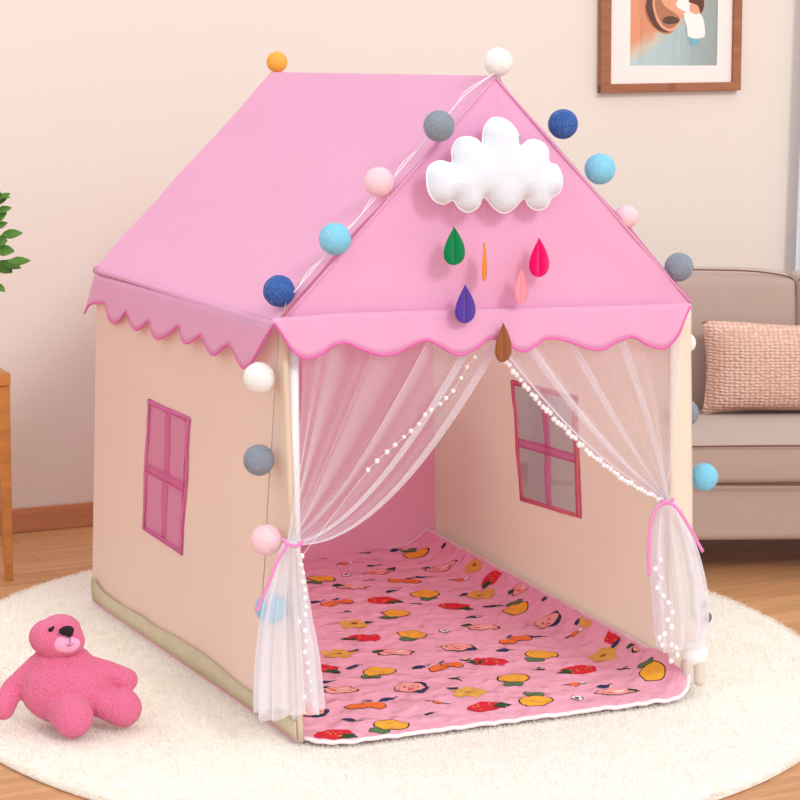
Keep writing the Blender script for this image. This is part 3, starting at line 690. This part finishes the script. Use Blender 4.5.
# ------------------------------------------------------------------ pink bear
def fleece(name,col,b=1.0,scale=170):
    mt,nt,bs,out=nodes(name); v=coords(nt)
    vo=N(nt,'ShaderNodeTexVoronoi',Scale=float(scale)); nt.links.new(v,vo.inputs['Vector'])
    ns=N(nt,'ShaderNodeTexNoise',Scale=scale*1.7,Detail=3.0); nt.links.new(v,ns.inputs['Vector'])
    ad=N(nt,'ShaderNodeMath',operation='ADD'); nt.links.new(vo.outputs['Distance'],ad.inputs[0]); nt.links.new(ns.outputs['Fac'],ad.inputs[1])
    cr=N(nt,'ShaderNodeValToRGB'); cr.color_ramp.elements[0].position=.35; cr.color_ramp.elements[1].position=1.15 if False else 1.0
    c=lin(col); cr.color_ramp.elements[0].color=tuple(min(1,x*1.12) for x in c[:3])+(1,); cr.color_ramp.elements[1].color=tuple(x*.82 for x in c[:3])+(1,)
    nt.links.new(ad.outputs[0],cr.inputs[0]); nt.links.new(cr.outputs[0],bs.inputs['Base Color'])
    bb=N(nt,'ShaderNodeBump',Strength=b,Distance=.003); bb.invert=True; nt.links.new(ad.outputs[0],bb.inputs['Height']); nt.links.new(bb.outputs[0],bs.inputs['Normal'])
    bs.inputs['Roughness'].default_value=.95; bs.inputs['Sheen Weight'].default_value=.2; bs.inputs['Specular IOR Level'].default_value=.1
    return mt
M['bear']=fleece('pink_fleece',(246,122,164)); M['bear_muzzle']=mat('muzzle_fleece',(248,170,208),.95,.04,60,.8,260,.3,.1)
M['black']=mat('black_felt',(30,16,26),.7,0,bump=.2)
bc=onz(66,690,.088); bd_=depth_of(bc); pm_=bd_/(F*1000)      # metres per pixel at the bear
bear=thing('plush_bear',(bc.x,bc.y,0),'bright pink fleece plush bear sitting on the rug at left','plush toy')
def BP(px,py,dz=0): return ondep(px,py,bd_-dz)      # dz metres nearer to the camera
mb=MB(); IR=Matrix((_r,Vector((math.sin(YAW),math.cos(YAW),0)),Vector((0,0,1)))).transposed()   # columns: right, away, up
def cap(p0,p1,r0,r1,k=7):
    for i in range(k): t_=i/(k-1); r=lerp(r0,r1,t_); mb.ell(lerp(p0,p1,t_),(r,r,r),nu=18,nv=12)
mb.ell(BP(66,688),(46*pm_,.082,.088),IR); mb.ell(BP(62,668),(34*pm_,.062,.062),IR)
hd=BP(57,646,.02); 
cap(BP(88,664),BP(110,673,-.01),.022,.028); cap(BP(110,673,-.01),BP(126,680,-.01),.028,.029,5)
cap(BP(36,664),BP(13,688,.0),.023,.026); cap(BP(13,688,.0),BP(3,708,.03),.026,.029)
f1=onz(73,717,.051); f2=onz(123,708,.049)
cap(BP(60,704,.02),f1,.044,.049,6); cap(BP(102,703,.02),f2,.036,.046,6)
body=mb.build('body',M['bear'],bear)
rm=body.modifiers.new('remesh','REMESH'); rm.mode='VOXEL'; rm.voxel_size=.0045; rm.use_smooth_shade=True
s_=body.modifiers.new('smooth','SMOOTH'); s_.factor=.5; s_.iterations=2
tx=bpy.data.textures.new('boucle','CLOUDS'); tx.noise_scale=.006
ds=body.modifiers.new('fuzz','DISPLACE'); ds.texture=tx; ds.strength=.0035; ds.texture_coords='LOCAL'
mb=MB(); mb.ell(BP(56.5,638,.02),(27.5*pm_,.062,20*pm_),IR@Matrix.Rotation(.12,3,'Y'),36,24); mb.ell(BP(67,641,.045),(18*pm_,.038,15*pm_),IR,30,20); mb.ell(BP(60,630,.015),(21*pm_,.05,15.5*pm_),IR,30,20)
head=mb.build('head',M['bear'],bear)
for m_ in body.modifiers:
    n_=head.modifiers.new(m_.name,m_.type)
    if m_.type=='REMESH': n_.mode='VOXEL'; n_.voxel_size=.004; n_.use_smooth_shade=True
    if m_.type=='SMOOTH': n_.factor=.5; n_.iterations=6
    if m_.type=='DISPLACE': n_.texture=tx; n_.strength=.003; n_.texture_coords='LOCAL'
mb=MB(); mb.ell(BP(66,643,.062),(14.5*pm_,.026,10*pm_),IR,30,20); mb.build('muzzle',M['bear_muzzle'],head)
mb=MB(); Rn=IR@Matrix.Rotation(-.15,3,'Y'); mb.ell(BP(66.5,630.5,.084),(7.6*pm_,.011,4.6*pm_),Rn); mb.ell(BP(69,633,.086),(4.2*pm_,.009,4*pm_),IR); mb.build('nose',M['black'],head)
mb=MB(); mb.tube([BP(70,637,.098),BP(70,642,.094),BP(70,645,.092)],.0009,6); mb.tube(catmull([BP(66,644.5,.090),BP(70,646,.0925),BP(74,643,.090)],4),.0008,6); mb.build('mouth',M['black'],head)
mb=MB(); mb.ell(BP(50.5,630,.070),(2.4*pm_,.006,.0055),IR@Matrix.Rotation(.5,3,'Y')); mb.ell(BP(53,627.5,.070),(1.5*pm_,.005,.0035),IR); mb.build('eye',M['black'],head)

# ------------------------------------------------------------------ small plush half hidden behind the right curtain
M['pl_white']=mat('white_plush',(240,238,238),.95,.03,40,.5,260,.3,.1); M['pl_beige']=mat('beige_plush',(214,200,188),.95,.05,40,.5,260,.3,.1); M['pl_grey']=mat('grey_plush',(112,112,126),.95,.05,40,.5,260)
pc=onz(696,680,.03); dp=depth_of(pc); qm=dp/(F*1000)
pl=thing('plush_toy',(pc.x,pc.y,0),'small white plush toy with beige legs behind the right curtain tail','plush toy')
QP=lambda px,py,dz=0: ondep(px,py,dp-dz)
mb=MB(); mb.ell(QP(694,653,-.01),(14*qm,.035,.034),IR); mb.build('body',M['pl_white'],pl)
mb=MB(); mb.ell(QP(693,628,-.015),(15*qm,.035,.040),IR); mb.build('head',mat('cream_plush',(236,224,204),.95,.04,40,.5,260,.3,.1),pl)
for x in (688,699):
    mb=MB()
    for k in range(6): mb.ell(lerp(QP(x,664),QP(x+.5,680),k/5)+Vector((0,0,0)),(6.3*qm,.017,.016),IR)
    o=mb.build('leg',M['pl_beige'],pl); rm=o.modifiers.new('remesh','REMESH'); rm.mode='VOXEL'; rm.voxel_size=.003; rm.use_smooth_shade=True
for x,y in ((708,618),(703.5,605)):
    mb=MB(); mb.ell(QP(x,y,.02),(3.6*qm,.010,.014),IR@Matrix.Rotation(.3,3,'Y')); mb.build('ear',M['pl_grey'],pl)

# ------------------------------------------------------------------ sofa (its own frame: x along the seat, y to the back)
M['sofa']=mat('mauve_brown_upholstery',(178,156,147),.85,.03,6,.35,420,.3,.15,bump2=.12,b2scale=4); M['sofa_pipe']=mat('brown_piping',(110,72,60),.7,.05)
S0=onz(740,541,.1); sofa=thing('sofa',(S0.x,S0.y,FZ),'mauve brown fabric sofa with piped cushions beside the tent','sofa',rz=-YAW)
X0,X1=-.60,1.25; zf=lambda z: z-FZ
def rbox(x0,x1,y0,y1,z0,z1,name,m,bev,puff=0,par=None,tiltb=0):
    mb=MB(); nx,ny,nz=10,6,6
    bm=bmesh.new(); bmesh.ops.create_cube(bm,size=1); bmesh.ops.subdivide_edges(bm,edges=bm.edges[:],cuts=7,use_grid_fill=True)
    V2=[]
    for v in bm.verts:
        a_,b_,c_=v.co*2; ex=puff*(1-b_*b_)*(1-c_*c_); ey=puff*(1-a_**4)*(1-c_*c_); ez=puff*(1-a_**4)*(1-b_*b_)
        x=lerp(x0,x1,(a_+1)/2)+a_*ex*.4; y=lerp(y0,y1,(b_+1)/2)+b_*ey*.6; z=lerp(z0,z1,(c_+1)/2)+c_*ez*.7; y+=tiltb*(z-z0); V2.append((x,y,z))
    Fc=[[v.index for v in f.verts] for f in bm.faces]; bm.free()
    o=obj(name,V2,Fc,m,par,local=True); bevel(o,bev,4); return o
rbox(X0,X1,.0,.86,zf(.10),zf(.285),'base',M['sofa'],.02,0,sofa)
c1=rbox(X0+.16,X1-.0,-.02,.60,zf(.285),zf(.405),'seat_cushion',M['sofa'],.025,.012,sofa)
b1=rbox(-.46,.275,.585,.80,zf(.36),zf(.842),'back_cushion',M['sofa'],.04,.035,sofa,.10)
b2=rbox(.280,1.0,.585,.80,zf(.36),zf(.842),'back_cushion',M['sofa'],.04,.035,sofa,.10)
rbox(X0,X0+.15,.0,.86,zf(.28),zf(.56),'arm',M['sofa'],.05,.01,sofa)
rbox(X0+.02,X1,.80,.93,zf(.10),zf(.78),'backrest',M['sofa'],.04,0,sofa)
def pipe(pts,par,r=.003): MB().tube(catmull(pts,5),r,6).build('piping',M['sofa_pipe'],par,local=True)
pipe([(X0+.16,-.028,zf(.398)),(X0+.4,-.034,zf(.403)),(.1,-.036,zf(.404)),(.6,-.036,zf(.402)),(X1,-.03,zf(.40))],c1)
pipe([(X0+.16,-.028,zf(.290)),(.1,-.034,zf(.283)),(.6,-.034,zf(.283)),(X1,-.03,zf(.289))],c1)
pipe([(-.44,.645,zf(.840)),(-.3,.645,zf(.862)),(-.1,.645,zf(.868)),(.12,.645,zf(.862)),(.24,.645,zf(.845)),(.268,.645,zf(.83))],b1,.0025)
pipe([(.286,.645,zf(.83)),(.32,.645,zf(.845)),(.44,.645,zf(.860)),(.64,.645,zf(.868)),(.9,.645,zf(.86)),(.99,.645,zf(.83))],b2,.0025)
M['dark_leg']=mat('dark_wood_leg',(70,45,32),.5,.1)
for x,y in ((X0+.08,.06),(X0+.08,.8),(X1-.08,.06),(X1-.08,.8)):
    zb=.017 if x<0 else 0
    MB().tube([(x,y,zb),(x,y,zf(.105))],[.016,.022],12).build('leg',M['dark_leg'],sofa,local=True)
# knitted cushion
def knit():
    mt,nt,b,out=nodes('peach_knit'); v=coords(nt,kind='Object')
    w1=N(nt,'ShaderNodeTexVoronoi',Scale=78.0); w1.inputs['Randomness'].default_value=.35
    mp=N(nt,'ShaderNodeMapping'); mp.inputs['Scale'].default_value=(.8,.25,1.25); nt.links.new(v,mp.inputs['Vector']); nt.links.new(mp.outputs[0],w1.inputs['Vector'])
    cr=N(nt,'ShaderNodeValToRGB'); cr.color_ramp.elements[0].position=.15; cr.color_ramp.elements[0].color=lin((236,202,186)); cr.color_ramp.elements[1].position=.75; cr.color_ramp.elements[1].color=lin((204,160,142))
    nt.links.new(w1.outputs['Distance'],cr.inputs[0]); nt.links.new(cr.outputs[0],b.inputs['Base Color'])
    bb=N(nt,'ShaderNodeBump',Strength=1.0,Distance=.008); bb.invert=True; nt.links.new(w1.outputs['Distance'],bb.inputs['Height']); nt.links.new(bb.outputs[0],b.inputs['Normal']); b.inputs['Roughness'].default_value=.9; return mt
def pillow(loc,w,h,t,label):
    # local x width, z height, y thickness
    th=thing('throw_pillow',loc,label,'pillow',rz=-YAW); mb=MB(); nu,nv=30,20
    for sd in (-1,1):
        def f(u,v):
            a_=2*u-1;b_=2*v-1; pin=1-.07*(1-abs(a_)**2)*0-.06*(abs(b_)**2)*(1-a_*a_)*0
            x=a_*w/2*(1-.05*(1-b_*b_)); z=b_*h/2*(1-.09*(1-a_*a_)); d=t/2*((1-a_**4)*(1-b_**4))**.6
            return Vector((x,sd*d+.12*(z+h/2)*1.0,z+h/2+.004*math.sin(9*u)))
        mb.grid(f,nu,nv)
    o=mb.build('cover',knit(),th,local=True); return th
pw=.62; 
def sofa_pt(x,y,z): return Vector((S0.x,S0.y,0))+_r*x+Vector((math.sin(YAW),math.cos(YAW),0))*y+Vector((0,0,z))
d_l=6.24+.50; pxl=(704-400)*d_l/(F*1000); cx0=(S0-CAM).dot(_r); lx=pxl-cx0
pillow(sofa_pt(lx+pw/2+.005,.475,.410),pw,.305,.15,'peach knitted rectangular pillow leaning on the sofa back')

# ------------------------------------------------------------------ framed picture on the wall
def wp(px,py,off): return onp(px,py,wl(0,0,0),wn,-abs(off)) if wn.y>0 else onp(px,py,wl(0,0,0),-wn,abs(off))
M['frame']=wood('walnut_frame',(166,108,78),(160,102,74),(150,92,66),.5,5); M['mattebd']=mat('mat_board',(238,230,226),.9,0)
p0=wp(601,93,.03); p1=wp(741,93,.03); zt=p0.z+.62; fwid=(p1-p0).length
pic=thing('framed_picture',lerp(p0,p1,.5)+Vector((0,0,0)),'brown wood framed print hanging on the wall above the sofa','picture')
ex=(p1-p0); ex.z=0; ex.normalize()
def pf(x,z,o): return p0+ex*x+Vector((0,0,z))-wn*o
def pbox(x0,x1,z0,z1,o0,o1,mb): 
    mb.add([pf(x0,z0,o0),pf(x1,z0,o0),pf(x1,z0,o1),pf(x0,z0,o1),pf(x0,z1,o0),pf(x1,z1,o0),pf(x1,z1,o1),pf(x0,z1,o1)],[(3,2,1,0),(4,5,6,7),(0,1,5,4),(1,2,6,5),(2,3,7,6),(3,0,4,7)])
fb=.040; H=.78
mb=MB(); pbox(0,fwid,0,.032,-.028,0,mb); pbox(0,fwid,H-fb,H,-.028,0,mb); pbox(0,fb*1.05,0,H,-.028,.0005,mb); pbox(fwid-fb*.9,fwid,0,H,-.028,.0005,mb)
bevel(mb.build('frame',M['frame'],pic,smooth=False),.003)
mb=MB(); pbox(fb*.8,fwid-fb*.8,fb*.4,H-fb*.6,-.025,-.013,mb); mb.build('mount',M['mattebd'],pic,smooth=False)
ap=lambda px,py,o: onp(px,py,p0,wn,.013-o)
def artmat():
    mt,nt,b,out=nodes('watercolour_wash'); v=coords(nt)
    sx=N(nt,'ShaderNodeSeparateXYZ'); nt.links.new(v,sx.inputs[0]); ns=N(nt,'ShaderNodeTexNoise',Scale=9.0,Detail=3.0); nt.links.new(v,ns.inputs['Vector'])
    a1=N(nt,'ShaderNodeMath',operation='MULTIPLY_ADD'); a1.inputs[1].default_value=.12; nt.links.new(ns.outputs['Fac'],a1.inputs[0]); nt.links.new(sx.outputs['Z'],a1.inputs[2])
    a2=N(nt,'ShaderNodeMath',operation='MULTIPLY_ADD'); a2.inputs[1].default_value=-.7; nt.links.new(sx.outputs['X'],a2.inputs[0]); nt.links.new(a1.outputs[0],a2.inputs[2])
    cr=N(nt,'ShaderNodeValToRGB'); e=cr.color_ramp.elements; e[0].position=.27; e[0].color=lin((192,214,216)); e[1].position=.36; e[1].color=lin((232,158,124)); e.new(.31).color=lin((222,206,184))
    nt.links.new(a2.outputs[0],cr.inputs[0]); nt.links.new(cr.outputs[0],b.inputs['Base Color']); b.inputs['Roughness'].default_value=.8; return mt
am=[artmat()]+[mat('ink_'+k,c,.85,.04,20) for k,c in (('hair',(98,72,66)),('skin',(226,164,134)),('shirt',(238,236,234)),('child_hair',(104,66,54)),('blue',(120,176,196)),('sky',(186,208,210)),('outline',(190,120,90)),('lock',(176,120,92)))]
art=MB()
q0=ap(630,65.5,0); q1=ap(717,65.5,0); 
art.add([q0,q1,q1+Vector((0,0,.60)),q0+Vector((0,0,.60))],[(0,1,2,3)],0)
def shape(pts,i,o):
    P=[ap(p.x,p.y,o) for p in catmull([Vector((x,y,0)) for x,y in pts],5,closed=True)]; c=sum(P,Vector())/len(P)
    art.add(P+[c],[(j,(j+1)%len(P),len(P)) for j in range(len(P))],i)
shape([(646,0),(650,-20),(668,-26),(680,-12),(682,2),(679,20),(676,28),(668,34),(658,31),(649,22),(645,10)],7,.0006)
shape([(647,0),(651,-19),(668,-25),(678,-12),(680,6),(678,22),(668,32),(657,29),(650,20),(646,9)],1,.0009)
shape([(653,-2),(664,-20),(678,-14),(683,2),(680,22),(672,31),(662,28),(655,16)],2,.0012)
shape([(655,0),(662,-4),(668,8),(676,14),(680,20),(672,28),(664,26),(657,14)],8,.0014)
shape([(664,18),(671,16),(679,19),(677,23),(668,24),(663,22)],1,.0016)
shape([(660,-14),(672,-12),(684,-2),(690,8),(700,14),(694,18),(682,16),(670,10),(662,2)],2,.0018)
shape([(676,4),(684,-6),(692,-4),(694,8),(690,12),(682,10)],3,.0020)
shape([(686,12),(698,13),(703,18),(705,30),(704,37),(696,38.5),(688,36),(687,28),(684,17)],3,.0022)
shape([(690,36),(697,38),(699,44),(694,46),(690,42)],5,.0019)
shape([(690,4),(694,3),(700,6),(701,12),(695,14),(690,11)],2,.0024)
shape([(689,2),(690,-6),(697,-9),(703,-4),(704,6),(701,13),(698,6),(692,3)],4,.0027)
art.build('art_print',am,pic,smooth=False)

# ------------------------------------------------------------------ white curtain at the right edge of the wall
M['wcurt']=mat('white_drape',(232,240,252),.9,.02,6,.1,300,trans=.35)
c0=wp(794,262,.05); c1=wp(799.5,120,.05)
mb=MB()
def cf(u,v):
    z=lerp(FZ+.02,2.5,v); x0=lerp(c0.x-.0,c1.x,(z-c0.z)/(c1.z-c0.z)); x=lerp(x0,x0+.95,u); base=wl((x-a.x)/wd.x,-.07)
    return Vector((base.x,base.y+.022*math.sin(u*52)+.006*math.sin(u*17+v*3),z))
mb.grid(cf,110,20)
dr=thing('window_drape',cf(.5,0),'white floor length drape at the right edge behind the sofa','curtain')
mb.build('drape',M['wcurt'],dr)
rod0=cf(0,1); rod1=cf(1,1); MB().tube([rod0+Vector((-.1,0,.015)),rod1+Vector((.1,0,.015))],.012,12).build('curtain_rod',M['frame'],dr)

# ------------------------------------------------------------------ side table and plant at the left edge
M['twood']=wood('honey_wood',(196,132,68),(190,124,62),(160,100,50),.6,5)
lg=onz(9,581,FZ); tz=None
lt=on(9,372,(0,1,0),lg.y); H=lt.z-FZ
tb0=thing('side_table',(lg.x-.25,lg.y+.2,FZ),'honey wood side table with tapered legs at the left edge','side table')
xr=lt.x+.0; 
TX0,TX1=-.27-.25,.0; 
mb=MB(); ox,oy=lt.x-(lg.x-.25),-.2
mb.box(ox-.52,ox,oy-.02,oy+.42,H-.040,H); bevel(mb.build('table_top',M['twood'],tb0,local=True,smooth=False),.004)
mb=MB(); mb.box(ox-.48,ox-.035,oy+.01,oy+.39,H-.10,H-.041); mb.build('apron',M['twood'],tb0,local=True,smooth=False)
for x,y in ((ox-.024,oy+.012),(ox-.495,oy+.012),(ox-.024,oy+.37),(ox-.495,oy+.37)):
    mb=MB(); V2=[]
    for z,w_ in ((0,.011),(H-.041,.023)):
        for sx,sy in ((-1,-1),(1,-1),(1,1),(-1,1)): V2.append((x+sx*w_-(0 if z else 0),y+sy*w_,z))
    mb.add(V2,[(3,2,1,0),(4,5,6,7),(0,1,5,4),(1,2,6,5),(2,3,7,6),(3,0,4,7)]); bevel(mb.build('leg',M['twood'],tb0,local=True,smooth=False),.003)
# plant
M['leaf']=mat('glossy_leaf',(92,146,52),.4,.25,25,.2,120,trans=.25,spec=.5); M['stem']=mat('brown_stem',(96,80,50),.8,.1); M['pot']=mat('white_ceramic',(232,226,218),.3,.02)
pp=Vector((lt.x-.20,lg.y+.12,FZ+H)); plant=thing('potted_plant',pp,'green leafy potted plant on the side table at left edge','plant')
mb=MB(); prof=[(.0,.0),(.055,.0),(.062,.01),(.078,.13),(.080,.14),(.072,.14),(.068,.125),(0,.12)]
n=32; V2=[];F2=[]
for r,z in prof:
    for j in range(n): V2.append(pp+Vector((r*math.cos(2*math.pi*j/n),r*math.sin(2*math.pi*j/n),z+.001)))
for k in range(len(prof)-1):
    for j in range(n): F2.append((k*n+j,k*n+(j+1)%n,(k+1)*n+(j+1)%n,(k+1)*n+j))
mb.add(V2,F2).build('pot',M['pot'],plant)
lf=MB(); sm=MB()
def leaf(p,d,L,w_,nrm):
    d=d.normalized(); s=d.cross(nrm).normalized(); nn_=s.cross(d); prof=[(0,0),(.2,.62),(.45,1),(.7,.8),(.88,.4),(1,0)]
    V2=[]
    for t_,ww in prof: 
        c=p+d*L*t_-nn_*(.12*L*t_*t_); V2+=[c-s*w_*ww*.5+nn_*.12*w_*ww,c,c+s*w_*ww*.5+nn_*.12*w_*ww]
    F2=[]
    for k in range(len(prof)-1): F2+=[(k*3,k*3+1,k*3+4,k*3+3),(k*3+1,k*3+2,k*3+5,k*3+4)]
    lf.add(V2,F2)
pd=depth_of(pp+Vector((0,0,.4)))
view=-fw
leaf_px=[((-6,206),(9,192),9),((-4,212),(11,207),6),((-5,222),(6,212),7),((-4,228),(7,222),6),((0,236),(22,232),8),((-6,243),(7,240),9),((-4,252),(14,250),11),((7,262),(30,260),7),((0,262),(21,267),8),((-4,262),(12,272),11),((-6,284),(5,291),6),((-12,222),(-2,205),9),((-14,240),(-3,228),10),((-10,270),(0,262),9)]
for (x0,y0),(x1,y1),w_ in leaf_px:
    dd=random.uniform(-.03,.03); A1=ondep(x0,y0,pd+dd); B1=ondep(x1,y1,pd+dd-.01); leaf(A1,B1-A1,(B1-A1).length,w_*pd/(F*1000)*1.35,(view+Vector((random.uniform(-.5,.5),0,random.uniform(.2,.8)))).normalized())
soil=pp+Vector((0,0,.125))
for tip in [(-4,200),(-3,225),(4,236),(8,262),(0,285),(-30,180),(-60,190),(-90,230),(-50,240),(-25,255)]:
    T=ondep(tip[0],tip[1],pd+random.uniform(-.05,.05)); midp=lerp(soil,T,.5)+Vector((random.uniform(-.02,.02),0,.03)); pts=catmull([soil,midp,T],6); sm.tube(pts,[.003-.0018*k/(len(pts)-1) for k in range(len(pts))],6)
    for k in range(5,len(pts)):
        if tip[0]<-3:
            for sgn in (-1,1):
                d=Vector((random.uniform(-1,1),random.uniform(-1,1),random.uniform(-.1,.8)));  leaf(pts[k],d,.05,.024,Vector((random.uniform(-.4,.4),-.4,1)).normalized())
sm.build('stem',M['stem'],plant); lv=solid(lf.build('foliage',M['leaf'],plant),.0006)

# ------------------------------------------------------------------ light
w_=bpy.data.worlds.new('studio'); scene.world=w_; w_.use_nodes=True; bg=w_.node_tree.nodes['Background']; bg.inputs[0].default_value=(1,.988,.972,1); bg.inputs[1].default_value=1.15
sd=bpy.data.lights.new('sun','SUN'); sd.energy=1.15; sd.angle=.24; sd.color=(1,.97,.94); so=bpy.data.objects.new('sun',sd); C.objects.link(so)
so.rotation_euler=Vector((-.12,1,-.62)).to_track_quat('-Z','Y').to_euler()
scene.view_settings.view_transform='Standard'; scene.view_settings.look='None'; scene.view_settings.gamma=1; scene.view_settings.exposure=-.01
